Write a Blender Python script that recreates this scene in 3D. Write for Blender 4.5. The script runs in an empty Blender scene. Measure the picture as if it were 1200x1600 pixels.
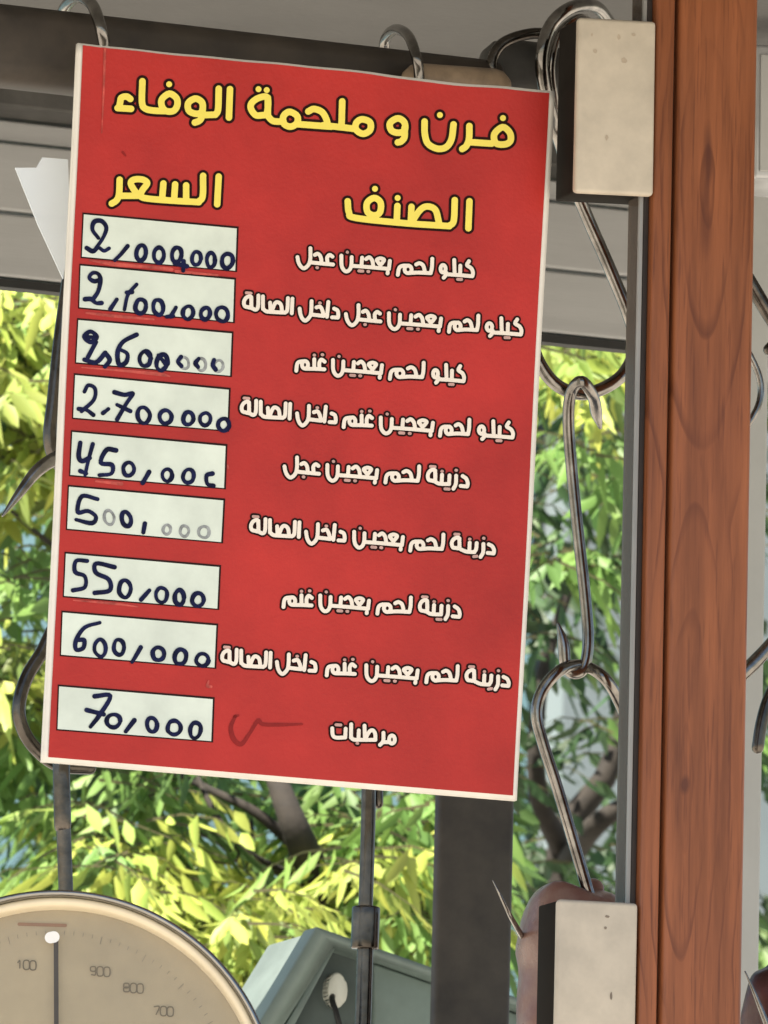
import bpy, bmesh, math, random
import numpy as np
from mathutils import Vector, noise as mnoise

random.seed(7)
np.random.seed(7)
S = bpy.context.scene
COL = S.collection

# ------------------------------------------------------------------ camera
PSI, PIT, ROLL = math.radians(21.5), math.radians(10), math.radians(1.40)
DIST, MPP = 5.0, 0.388e-3            # metres to the sign, metres per photo pixel there
TARGET = Vector((0, 0, 2.3))
F = Vector((math.sin(PSI) * math.cos(PIT), math.cos(PSI) * math.cos(PIT), math.sin(PIT)))
R0 = Vector((math.cos(PSI), -math.sin(PSI), 0))
U0 = R0.cross(F)
RGT = R0 * math.cos(ROLL) + U0 * math.sin(ROLL)
UPV = U0 * math.cos(ROLL) - R0 * math.sin(ROLL)
CAM = TARGET - F * DIST
cd = bpy.data.cameras.new('camera')
cam = bpy.data.objects.new('camera', cd)
COL.objects.link(cam)
from mathutils import Matrix
cam.matrix_world = Matrix(((RGT.x, UPV.x, -F.x, CAM.x), (RGT.y, UPV.y, -F.y, CAM.y), (RGT.z, UPV.z, -F.z, CAM.z), (0, 0, 0, 1)))
cd.sensor_fit = 'VERTICAL'
cd.sensor_height = 36
cd.lens = 36 * DIST / (1600 * MPP)
cd.clip_start, cd.clip_end = 0.05, 500
cd.dof.use_dof = True
cd.dof.focus_distance = DIST
cd.dof.aperture_fstop = 46
S.camera = cam

# ------------------------------------------------------------------ world, sun, exposure
SUN_EL, SUN_AZ = math.radians(60), math.radians(250)     # azimuth clockwise from +Y: from behind the camera, a little left
w = bpy.data.worlds.new('World')
S.world = w
w.use_nodes = True
nt = w.node_tree
sky = nt.nodes.new('ShaderNodeTexSky')
sky.sky_type = 'NISHITA'
sky.sun_disc = False
sky.sun_elevation = SUN_EL
sky.sun_rotation = SUN_AZ
nt.links.new(sky.outputs[0], nt.nodes['Background'].inputs[0])
nt.nodes['Background'].inputs[1].default_value = 0.06
sd = bpy.data.lights.new('sun', 'SUN')
sd.energy, sd.angle, sd.color = 5.0, math.radians(0.5), (1, 0.96, 0.88)
sun = bpy.data.objects.new('sun', sd)
COL.objects.link(sun)
sdir = Vector((math.sin(SUN_AZ) * math.cos(SUN_EL), math.cos(SUN_AZ) * math.cos(SUN_EL), math.sin(SUN_EL)))
sun.rotation_euler = sdir.to_track_quat('Z', 'Y').to_euler()
sun.location = (0, 0, 8)
S.view_settings.view_transform = 'Standard'
S.view_settings.look = 'None'
S.view_settings.gamma = 1
S.view_settings.use_curve_mapping = False
S.view_settings.exposure = 1.75
S.view_settings.use_white_balance = True
S.view_settings.white_balance_temperature = 7050
S.view_settings.white_balance_tint = 12


# ------------------------------------------------------------------ helpers
def at(px, py, Y=0.0):
    """the point of the vertical plane y = Y that the photo shows at pixel (px, py)"""
    d = F + RGT * ((px - 600) * MPP / DIST) + UPV * ((800 - py) * MPP / DIST)
    t = (Y - CAM.y) / d.y
    return CAM + d * t


def pr(rpx, Y=0.0):
    return rpx * MPP * (Y - CAM.y) / (-CAM.y)


def link(name, me, mats=None, parent=None):
    o = bpy.data.objects.new(name, me)
    COL.objects.link(o)
    if mats is not None:
        for m in (mats if isinstance(mats, (list, tuple)) else [mats]):
            me.materials.append(m)
    if parent is not None:
        o.parent = parent
        o.matrix_parent_inverse = Matrix.Translation(parent.location).inverted()
    return o


def obj(name, bm, mats, parent=None, smooth=True):
    me = bpy.data.meshes.new(name)
    bmesh.ops.recalc_face_normals(bm, faces=bm.faces)
    if smooth:
        for f in bm.faces:
            f.smooth = True
    bm.to_mesh(me)
    bm.free()
    return link(name, me, mats, parent)


def tag(o, label=None, cat=None, group=None, kind=None):
    if label: o['label'] = label
    if cat: o['category'] = cat
    if group: o['group'] = group
    if kind: o['kind'] = kind
    return o


def thing(name, loc, label, cat, group=None):
    o = bpy.data.objects.new(name, None)
    o.location = loc
    o.empty_display_size = 0.05
    COL.objects.link(o)
    return tag(o, label, cat, group)


def crom(pts, n=6, closed=False):
    """Catmull-Rom through points of any dimension"""
    P = [np.array(p, float) for p in pts]
    if len(P) == 2 and not closed:
        return [P[0] + (P[1] - P[0]) * i / n for i in range(n + 1)]
    out = []
    m = len(P)
    rng = range(m) if closed else range(m - 1)
    for i in rng:
        if closed:
            a, b, c, d = P[(i - 1) % m], P[i], P[(i + 1) % m], P[(i + 2) % m]
        else:
            b, c = P[i], P[i + 1]
            a = P[i - 1] if i > 0 else b * 2 - c
            d = P[i + 2] if i + 2 < m else c * 2 - b
        for k in range(n):
            t = k / n
            out.append(0.5 * ((2 * b) + (-a + c) * t + (2 * a - 5 * b + 4 * c - d) * t * t + (-a + 3 * b - 3 * c + d) * t ** 3))
    if not closed:
        out.append(P[-1])
    return out


def add_tube(bm, pts, radii, sides=14, n=6, squash=1.0, cap=1.0):
    """round bar through 3-D points, radius per point, rounded ends"""
    q = [list(p) + [r] for p, r in zip(pts, radii)]
    s = crom(q, n)
    C = [Vector(x[:3]) for x in s]
    Rr = [max(1e-5, float(x[3])) for x in s]
    # rounded ends
    t0 = (C[0] - C[1]).normalized(); t1 = (C[-1] - C[-2]).normalized()
    pre = [(C[0] + t0 * Rr[0] * cap * math.sin(a), Rr[0] * (1 - cap + cap * math.cos(a))) for a in (1.45, 1.0, 0.5)]
    post = [(C[-1] + t1 * Rr[-1] * cap * math.sin(a), Rr[-1] * (1 - cap + cap * math.cos(a))) for a in (0.5, 1.0, 1.45)]
    C = [p[0] for p in pre] + C + [p[0] for p in post]
    Rr = [p[1] for p in pre] + Rr + [p[1] for p in post]
    T = []
    for i in range(len(C)):
        a, b = C[max(0, i - 1)], C[min(len(C) - 1, i + 1)]
        T.append((b - a).normalized())
    N = T[0].orthogonal().normalized()
    rings = []
    for i in range(len(C)):
        N = (N - T[i] * N.dot(T[i]))
        N = N.normalized() if N.length > 1e-6 else T[i].orthogonal().normalized()
        B = T[i].cross(N)
        rings.append([bm.verts.new(C[i] + (N * math.cos(2 * math.pi * k / sides) + B * math.sin(2 * math.pi * k / sides) * squash) * Rr[i]) for k in range(sides)])
    for a, b in zip(rings, rings[1:]):
        for k in range(sides):
            bm.faces.new((a[k], a[(k + 1) % sides], b[(k + 1) % sides], b[k]))
    bm.faces.new(rings[0]); bm.faces.new(rings[-1])


def ptube(bm, pts, r, Y=0.1, sides=14, n=6, cap=1.0):
    """tube through photo pixels (px, py[, extra depth[, radius px]])"""
    P, Rr = [], []
    for p in pts:
        y = Y + (p[2] if len(p) > 2 else 0)
        P.append(at(p[0], p[1], y)); Rr.append(pr(p[3] if len(p) > 3 else r, y))
    add_tube(bm, P, Rr, sides, n, 1.0, cap)


def prism(bm, poly, Y0, Y1, bev=0.0, seg=3):
    """outline given in photo pixels on plane y = Y0, extruded straight back to y = Y1"""
    fr = [at(x, y, Y0) for x, y in poly]
    a = [bm.verts.new(p) for p in fr]
    b = [bm.verts.new((p.x, Y1, p.z)) for p in fr]
    fs = [bm.faces.new(a), bm.faces.new(list(reversed(b)))]
    m = len(a)
    for i in range(m):
        fs.append(bm.faces.new((a[i], b[i], b[(i + 1) % m], a[(i + 1) % m])))
    if bev > 0:
        es = list({e for f in fs for e in f.edges})
        bmesh.ops.bevel(bm, geom=es, offset=bev, segments=seg, profile=0.5, affect='EDGES')
    return fs


def add_box(bm, lo, hi, bev=0.0):
    vs = [bm.verts.new((x, y, z)) for x in (lo[0], hi[0]) for y in (lo[1], hi[1]) for z in (lo[2], hi[2])]
    fs = [bm.faces.new([vs[i] for i in q]) for q in ((0, 1, 3, 2), (4, 6, 7, 5), (0, 4, 5, 1), (2, 3, 7, 6), (0, 2, 6, 4), (1, 5, 7, 3))]
    if bev > 0:
        bmesh.ops.bevel(bm, geom=list({e for f in fs for e in f.edges}), offset=bev, segments=3, profile=0.5, affect='EDGES')


# ------------------------------------------------------------------ materials
def mat(name, col, rough=0.5, metal=0.0, var=0.12, scale=30.0, bump=0.0, bscale=200.0, spec=0.5, var2=None, coat=0.0, stretch=(1, 1, 1), detail=5):
    m = bpy.data.materials.new(name)
    m.use_nodes = True
    t = m.node_tree
    b = t.nodes['Principled BSDF']
    b.inputs['Roughness'].default_value = rough
    b.inputs['Metallic'].default_value = metal
    b.inputs['Specular IOR Level'].default_value = spec
    b.inputs['Coat Weight'].default_value = coat
    tc = t.nodes.new('ShaderNodeTexCoord')
    mp = t.nodes.new('ShaderNodeMapping')
    mp.inputs['Scale'].default_value = stretch
    t.links.new(tc.outputs['Object'], mp.inputs[0])
    n = t.nodes.new('ShaderNodeTexNoise')
    n.inputs['Scale'].default_value = scale
    n.inputs['Detail'].default_value = detail
    n.inputs['Roughness'].default_value = 0.62
    t.links.new(mp.outputs[0], n.inputs['Vector'])
    r = t.nodes.new('ShaderNodeValToRGB')
    c = Vector(col)
    lo = tuple(c * (1 - var)) if var2 is None else tuple(var2)
    hi = tuple(min(1, x * (1 + var)) for x in c)
    r.color_ramp.elements[0].position, r.color_ramp.elements[1].position = 0.32, 0.68
    r.color_ramp.elements[0].color = (*lo, 1)
    r.color_ramp.elements[1].color = (*hi, 1)
    t.links.new(n.outputs[0], r.inputs[0])
    t.links.new(r.outputs[0], b.inputs['Base Color'])
    mr = t.nodes.new('ShaderNodeMapRange')
    mr.inputs['To Min'].default_value = max(0.02, rough - 0.1)
    mr.inputs['To Max'].default_value = min(1, rough + 0.1)
    t.links.new(n.outputs[0], mr.inputs['Value'])
    t.links.new(mr.outputs[0], b.inputs['Roughness'])
    if bump > 0:
        n2 = t.nodes.new('ShaderNodeTexNoise')
        n2.inputs['Scale'].default_value = bscale
        n2.inputs['Detail'].default_value = 6
        t.links.new(mp.outputs[0], n2.inputs['Vector'])
        bp = t.nodes.new('ShaderNodeBump')
        bp.inputs['Strength'].default_value = bump
        bp.inputs['Distance'].default_value = 0.002
        t.links.new(n2.outputs[0], bp.inputs['Height'])
        t.links.new(bp.outputs[0], b.inputs['Normal'])
    return m


M = {}
M['red'] = mat('red laminated print', (0.45, 0.030, 0.024), 0.36, var=0.20, scale=7, bump=0.10, bscale=420, spec=0.28)
M['board'] = mat('white board', (0.80, 0.76, 0.68), 0.5, var=0.06, scale=40)
M['label'] = mat('white label', (0.67, 0.74, 0.65), 0.35, var=0.10, scale=26, spec=0.5)
M['edge'] = mat('label edge', (0.022, 0.008, 0.007), 0.6, var=0.3, spec=0.12)
M['ink'] = mat('marker ink', (0.007, 0.010, 0.045), 0.55, var=0.55, scale=160, spec=0.12)
M['faded'] = mat('faded ink', (0.27, 0.29, 0.29), 0.5, var=0.45, scale=220)
M['yellow'] = mat('yellow print', (0.88, 0.74, 0.12), 0.45, var=0.04, scale=50)
M['cream'] = mat('cream print', (0.84, 0.76, 0.66), 0.45, var=0.05, scale=80)
M['dimcream'] = mat('thin cream print', (0.55, 0.33, 0.29), 0.5, var=0.15, scale=120)
M['outline'] = mat('dark print', (0.020, 0.005, 0.004), 0.6, var=0.3, scale=120, spec=0.12)
M['smear'] = mat('dark red smear', (0.27, 0.014, 0.012), 0.5, var=0.25, scale=60, spec=0.25)
M['scuff'] = mat('worn print', (0.47, 0.075, 0.06), 0.6, var=0.45, scale=120, spec=0.3)
M['steel'] = mat('worn stainless steel', (0.25, 0.235, 0.215), 0.2, 1.0, var=0.45, scale=60, bump=0.05, bscale=260)
M['darksteel'] = mat('dark steel', (0.10, 0.088, 0.075), 0.24, 1.0, var=0.4, scale=70, bump=0.06, bscale=260)
M['chrome'] = mat('chrome', (0.30, 0.29, 0.27), 0.12, 1.0, var=0.08, scale=40)
M['rail'] = mat('greasy brown rail', (0.038, 0.029, 0.021), 0.6, 0.0, var=0.4, scale=24, bump=0.12, bscale=90)
M['ceiling'] = mat('grey ceiling', (0.11, 0.11, 0.105), 0.8, var=0.10, scale=9, bump=0.25, bscale=160)
M['fascia'] = mat('dark grey fascia', (0.060, 0.058, 0.053), 0.75, var=0.4, scale=20, bump=0.2, bscale=150)
M['plank'] = mat('pale grey plank', (0.37, 0.375, 0.37), 0.6, var=0.07, scale=6, stretch=(1, 1, 9), bump=0.06, bscale=60)
M['black'] = mat('black rubber', (0.012, 0.012, 0.011), 0.6, var=0.3)
M['panel'] = mat('grey wall panel', (0.40, 0.41, 0.395), 0.7, var=0.06, scale=12, bump=0.10, bscale=140)
M['alu'] = mat('grey aluminium', (0.46, 0.47, 0.47), 0.4, 0.6, var=0.1, scale=30)
M['post'] = mat('dark brown steel post', (0.034, 0.030, 0.025), 0.6, var=0.5, scale=20, bump=0.1, bscale=120)
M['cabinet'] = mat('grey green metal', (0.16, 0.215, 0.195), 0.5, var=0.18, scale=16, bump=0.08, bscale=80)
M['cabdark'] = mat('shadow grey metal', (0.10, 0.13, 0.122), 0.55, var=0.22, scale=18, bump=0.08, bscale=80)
M['grommet'] = mat('pale plastic', (0.62, 0.64, 0.56), 0.4, var=0.06)
M['meat'] = mat('pinkish raw meat', (0.11, 0.04, 0.03), 0.30, var=0.5, scale=34, bump=0.6, bscale=60, var2=(0.25, 0.16, 0.13))
M['darkmeat'] = mat('dark raw meat', (0.060, 0.014, 0.012), 0.36, var=0.5, scale=30, bump=0.7, bscale=70)
M['block'] = mat('beige plastic', (0.50, 0.44, 0.35), 0.5, var=0.13, scale=34, bump=0.05, bscale=160)
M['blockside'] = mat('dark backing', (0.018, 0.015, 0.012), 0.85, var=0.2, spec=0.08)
M['mark'] = mat('brown speck', (0.20, 0.16, 0.12), 0.6, var=0.2)
M['dialrim'] = mat('cream enamel', (0.72, 0.62, 0.44), 0.35, var=0.05, scale=30)
M['dial'] = mat('aged dial paper', (0.33, 0.27, 0.17), 0.5, var=0.12, scale=16, coat=0.4)
M['dialink'] = mat('dial ink', (0.13, 0.105, 0.07), 0.6, var=0.2)
M['faint'] = mat('faint dial ink', (0.19, 0.16, 0.115), 0.6, var=0.2)
M['pointer'] = mat('dark pointer', (0.02, 0.014, 0.013), 0.4, var=0.2)
M['ptip'] = mat('white enamel', (0.85, 0.85, 0.83), 0.3, var=0.03)
M['redink'] = mat('faded red ink', (0.22, 0.12, 0.075), 0.6, var=0.2)
M['bark'] = mat('bark', (0.022, 0.018, 0.014), 0.9, var=0.4, scale=60, bump=0.6, bscale=90)
M['ground'] = mat('concrete ground', (0.33, 0.31, 0.28), 0.85, var=0.2, scale=2, bump=0.2, bscale=40)
M['render'] = mat('blue grey render', (0.13, 0.245, 0.28), 0.85, var=0.25, scale=1.6, bump=0.15, bscale=30)
M['whitewall'] = mat('pale render', (0.15, 0.19, 0.20), 0.85, var=0.1, scale=3)
M['gap'] = mat('brown black gap', (0.022, 0.014, 0.010), 0.5, var=0.3)

# tinted glass of the narrow strip
g = bpy.data.materials.new('smoky glass'); g.use_nodes = True
t = g.node_tree
b = t.nodes['Principled BSDF']
b.inputs['Base Color'].default_value = (0.17, 0.14, 0.115, 1)
b.inputs['Roughness'].default_value = 0.15
b.inputs['Specular IOR Level'].default_value = 0.15
b.inputs['Transmission Weight'].default_value = 0.55
b.inputs['IOR'].default_value = 1.3
M['glass'] = g
M['glassedge'] = mat('polished glass edge', (0.24, 0.235, 0.22), 0.3, var=0.25, scale=40, spec=0.8, stretch=(1, 1, 0.2))


def see_through(name, col, clear, rough, gloss):
    m = bpy.data.materials.new(name); m.use_nodes = True
    t = m.node_tree
    b = t.nodes['Principled BSDF']
    b.inputs['Base Color'].default_value = (*col, 1)
    b.inputs['Roughness'].default_value = rough
    b.inputs['Specular IOR Level'].default_value = gloss
    tp = t.nodes.new('ShaderNodeBsdfTransparent')
    n = t.nodes.new('ShaderNodeTexNoise'); n.inputs['Scale'].default_value = 18
    mr = t.nodes.new('ShaderNodeMapRange'); mr.inputs['To Min'].default_value = clear - .06; mr.inputs['To Max'].default_value = clear + .06
    tc = t.nodes.new('ShaderNodeTexCoord')
    t.links.new(tc.outputs['Object'], n.inputs['Vector']); t.links.new(n.outputs[0], mr.inputs['Value'])
    mx = t.nodes.new('ShaderNodeMixShader')
    t.links.new(mr.outputs[0], mx.inputs[0]); t.links.new(b.outputs[0], mx.inputs[1]); t.links.new(tp.outputs[0], mx.inputs[2])
    t.links.new(mx.outputs[0], t.nodes['Material Output'].inputs[0])
    return m


M['clear'] = see_through('hazy dial glass', (0.60, 0.55, 0.45), 0.93, 0.05, 0.8)  # pale tint lays a haze of reflection over the dial
M['glare_stand_in'] = see_through('pale glare', (0.88, 0.94, 0.99), 0.38, 0.25, 0.6)  # clouded bluish white imitating a patch of glare


def leaf_mat(name):
    m = bpy.data.materials.new(name); m.use_nodes = True
    t = m.node_tree
    b = t.nodes['Principled BSDF']
    a = t.nodes.new('ShaderNodeAttribute'); a.attribute_name = 'leaf_tone'
    t.links.new(a.outputs['Color'], b.inputs['Base Color'])
    b.inputs['Roughness'].default_value = 0.5
    b.inputs['Specular IOR Level'].default_value = 0.3
    tr = t.nodes.new('ShaderNodeBsdfTranslucent')
    t.links.new(a.outputs['Color'], tr.inputs['Color'])
    mx = t.nodes.new('ShaderNodeMixShader'); mx.inputs[0].default_value = 0.30
    t.links.new(b.outputs[0], mx.inputs[1]); t.links.new(tr.outputs[0], mx.inputs[2])
    t.links.new(mx.outputs[0], t.nodes['Material Output'].inputs[0])
    return m


M['leaf'] = leaf_mat('leaf')


def wood_mat():
    """lacquered softwood: elongated growth rings round two knots, fine fibre streaks"""
    m = bpy.data.materials.new('reddish brown wood'); m.use_nodes = True
    t = m.node_tree; N = t.nodes; L = t.links
    b = N['Principled BSDF']
    tc = N.new('ShaderNodeTexCoord')
    wob = N.new('ShaderNodeTexNoise'); wob.inputs['Scale'].default_value = 9; wob.inputs['Detail'].default_value = 3
    L.new(tc.outputs['Object'], wob.inputs['Vector'])
    sub = N.new('ShaderNodeVectorMath'); sub.operation = 'SUBTRACT'; sub.inputs[1].default_value = (0.5, 0.5, 0.5)
    L.new(wob.outputs['Color'], sub.inputs[0])
    scl = N.new('ShaderNodeVectorMath'); scl.operation = 'SCALE'; scl.inputs['Scale'].default_value = 0.016
    L.new(sub.outputs[0], scl.inputs[0])
    add = N.new('ShaderNodeVectorMath'); add.operation = 'ADD'
    L.new(tc.outputs['Object'], add.inputs[0]); L.new(scl.outputs[0], add.inputs[1])

    def knot(px, py, sx, sz):
        c = at(px, py, -0.03)
        s = N.new('ShaderNodeVectorMath'); s.operation = 'SUBTRACT'; s.inputs[1].default_value = c
        L.new(add.outputs[0], s.inputs[0])
        k = N.new('ShaderNodeVectorMath'); k.operation = 'MULTIPLY'; k.inputs[1].default_value = (1 / sx, 0.0, 1 / sz)
        L.new(s.outputs[0], k.inputs[0])
        ln = N.new('ShaderNodeVectorMath'); ln.operation = 'LENGTH'
        L.new(k.outputs[0], ln.inputs[0])
        return ln.outputs['Value']
    k1 = knot(1104, 300, 0.0125, 0.062)
    k2 = knot(1074, 1228, 0.0085, 0.066)
    mn = N.new('ShaderNodeMath'); mn.operation = 'SMOOTH_MIN'; mn.inputs[2].default_value = 0.6
    L.new(k1, mn.inputs[0]); L.new(k2, mn.inputs[1])
    # thin dark late-wood line once per unit of the ring field, sharp on one side
    nz = N.new('ShaderNodeTexNoise'); nz.inputs['Scale'].default_value = 5; nz.inputs['Detail'].default_value = 1
    L.new(tc.outputs['Object'], nz.inputs['Vector'])
    ad = N.new('ShaderNodeMath'); ad.operation = 'MULTIPLY_ADD'; ad.inputs[1].default_value = 0.8
    L.new(nz.outputs[0], ad.inputs[0]); L.new(mn.outputs[0], ad.inputs[2])
    fr = N.new('ShaderNodeMath'); fr.operation = 'FRACT'
    L.new(ad.outputs[0], fr.inputs[0])
    rr = N.new('ShaderNodeValToRGB')
    e = rr.color_ramp.elements
    e[0].position, e[0].color = 0.0, (0, 0, 0, 1)
    e[1].position, e[1].color = 0.78, (0.06, 0.10, 0.10, 1)
    x = e.new(0.93); x.color = (0.9, 0.9, 0.9, 1)
    x = e.new(0.96); x.color = (0.6, 0.6, 0.6, 1)
    x = e.new(0.985); x.color = (0, 0, 0, 1)
    L.new(fr.outputs[0], rr.inputs[0])
    # lines come and go
    vis = N.new('ShaderNodeTexNoise'); vis.inputs['Scale'].default_value = 14; vis.inputs['Detail'].default_value = 2
    L.new(tc.outputs['Object'], vis.inputs['Vector'])
    vr = N.new('ShaderNodeMapRange'); vr.inputs['From Min'].default_value = 0.35; vr.inputs['From Max'].default_value = 0.65
    vr.inputs['To Min'].default_value = 0.02; vr.inputs['To Max'].default_value = 0.68
    L.new(vis.outputs[0], vr.inputs['Value'])
    lm = N.new('ShaderNodeMath'); lm.operation = 'MULTIPLY'
    L.new(rr.outputs[0], lm.inputs[0]); L.new(vr.outputs[0], lm.inputs[1])
    # fibre
    mp = N.new('ShaderNodeMapping'); mp.inputs['Scale'].default_value = (90, 90, 5)
    L.new(tc.outputs['Object'], mp.inputs[0])
    fb = N.new('ShaderNodeTexNoise'); fb.inputs['Scale'].default_value = 1.0; fb.inputs['Detail'].default_value = 6; fb.inputs['Roughness'].default_value = 0.65
    L.new(mp.outputs[0], fb.inputs['Vector'])
    fc = N.new('ShaderNodeValToRGB')
    fc.color_ramp.elements[0].position, fc.color_ramp.elements[0].color = 0.25, (0.150, 0.048, 0.019, 1)
    fc.color_ramp.elements[1].position, fc.color_ramp.elements[1].color = 0.75, (0.36, 0.118, 0.046, 1)
    L.new(fb.outputs[0], fc.inputs[0])
    mx = N.new('ShaderNodeMix'); mx.data_type = 'RGBA'
    mx.inputs['B'].default_value = (0.085, 0.022, 0.010, 1)
    L.new(lm.outputs[0], mx.inputs['Factor']); L.new(fc.outputs[0], mx.inputs['A'])
    # the dark heart of the upper knot streak and of the small knot
    def heart(v, lo, hi, src, amt):
        mr = N.new('ShaderNodeMapRange'); mr.inputs['From Min'].default_value = lo; mr.inputs['From Max'].default_value = hi
        mr.inputs['To Min'].default_value = amt; mr.inputs['To Max'].default_value = 0
        L.new(v, mr.inputs['Value'])
        q = N.new('ShaderNodeMix'); q.data_type = 'RGBA'; q.inputs['B'].default_value = (0.075, 0.022, 0.013, 1)
        L.new(mr.outputs[0], q.inputs['Factor']); L.new(src, q.inputs['A'])
        return q.outputs['Result']
    k3 = knot(1105, 255, 0.0035, 0.030)
    k4 = knot(1100, 345, 0.0050, 0.028)
    k5 = knot(1072, 1228, 0.0035, 0.007)
    c = heart(k3, 0.3, 1.0, mx.outputs['Result'], 0.75)
    c = heart(k4, 0.4, 1.0, c, 0.50)
    c = heart(k5, 0.5, 1.1, c, 0.70)
    mp2 = N.new('ShaderNodeMapping'); mp2.inputs['Scale'].default_value = (520, 520, 22)
    L.new(tc.outputs['Object'], mp2.inputs[0])
    po = N.new('ShaderNodeTexNoise'); po.inputs['Scale'].default_value = 1.0; po.inputs['Detail'].default_value = 3
    L.new(mp2.outputs[0], po.inputs['Vector'])
    pm = N.new('ShaderNodeMapRange'); pm.inputs['From Min'].default_value = 0.56; pm.inputs['From Max'].default_value = 0.70
    pm.inputs['To Min'].default_value = 0; pm.inputs['To Max'].default_value = 0.5
    L.new(po.outputs[0], pm.inputs['Value'])
    q = N.new('ShaderNodeMix'); q.data_type = 'RGBA'; q.inputs['B'].default_value = (0.10, 0.030, 0.014, 1)
    L.new(pm.outputs[0], q.inputs['Factor']); L.new(c, q.inputs['A'])
    c = q.outputs['Result']
    bl = N.new('ShaderNodeTexNoise'); bl.inputs['Scale'].default_value = 11; bl.inputs['Detail'].default_value = 5
    L.new(tc.outputs['Object'], bl.inputs['Vector'])
    br_ = N.new('ShaderNodeMapRange'); br_.inputs['From Min'].default_value = 0.3; br_.inputs['From Max'].default_value = 0.7
    br_.inputs['To Min'].default_value = 0.30; br_.inputs['To Max'].default_value = 0.52
    L.new(bl.outputs[0], br_.inputs['Value']); L.new(br_.outputs[0], b.inputs['Roughness'])
    L.new(c, b.inputs['Base Color'])
    b.inputs['Roughness'].default_value = 0.42
    b.inputs['Specular IOR Level'].default_value = 0.4
    bp = N.new('ShaderNodeBump'); bp.inputs['Strength'].default_value = 0.12; bp.inputs['Distance'].default_value = 0.001
    L.new(fb.outputs[0], bp.inputs['Height']); L.new(bp.outputs[0], b.inputs['Normal'])
    return m


M['wood'] = wood_mat()

# ================================================================== THE SETTING
bm = bmesh.new()
vs = [bm.verts.new(p) for p in ((-150, -150, 0), (150, -150, 0), (150, 150, 0), (-150, 150, 0))]
bm.faces.new(vs)
tag(obj('ground', bm, M['ground'], smooth=False), 'pale concrete ground', None, None, 'structure')

HY = 0.70                                                # front of the plank header
zc = at(60, 118, HY).z                                   # underside of the ceiling where it meets the header
bm = bmesh.new()
add_box(bm, (-1.6, -0.55, zc), (1.9, HY + 0.10, zc + 0.06))
tag(obj('ceiling', bm, M['ceiling'], smooth=False), 'plain grey ceiling over the stall', None, None, 'structure')

# header of pale planks below a dark fascia
def hline(y_left, y_right, Yp):
    """z of a level line given its height in the photo at the left and right"""
    return 0.5 * (at(50, y_left, Yp).z + at(900, y_right, Yp).z)
x0h, x1h = at(-500, 300, HY).x, at(1900, 300, HY).x
z_top = hline(207, 262, HY)
z_1 = hline(242, 300, HY)
z_2 = hline(350, 409, HY)
z_3 = hline(449, 512, HY)
hd = thing('plank_header', Vector((at(500, 480, HY).x, HY, z_3)), 'pale grey plank header with dark upper board above the window opening', 'header')
bm = bmesh.new(); add_box(bm, (x0h, HY - 0.03, z_top + 0.001), (x1h, HY + 0.018, zc - 0.001), 0.002)
obj('fascia_board', bm, M['fascia'], hd, False)
for za, zb, dy in ((z_1, z_top, 0.004), (z_2, z_1, 0.0), (z_3, z_2, 0.002)):
    bm = bmesh.new(); add_box(bm, (x0h, HY + dy, za + 0.0012), (x1h, HY + 0.018, zb - 0.0012), 0.0018)
    obj('plank', bm, M['plank'], hd, False)
bm = bmesh.new(); add_box(bm, (x0h, HY + 0.004, z_3 - 0.0062), (x1h, HY + 0.016, z_3 - 0.0004))
obj('seal_strip', bm, M['black'], hd, False)

# far wall beyond the tree
bm = bmesh.new()
HX = at(830, 900, 10).x
add_box(bm, (-5, 10.0, 0), (HX, 10.3, 8.0))
house = thing('house', Vector((-1, 10, 0)), 'blue grey house wall glimpsed through the leaves', 'house')
obj('wall', bm, M['render'], house, False)
bm = bmesh.new()
add_box(bm, (HX + .03, 9.9, 0), (12, 10.3, 8.0))
hw = tag(obj('garden_wall', bm, M['whitewall'], smooth=False), 'pale wall glimpsed through gaps in the darker tree', 'wall')


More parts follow.
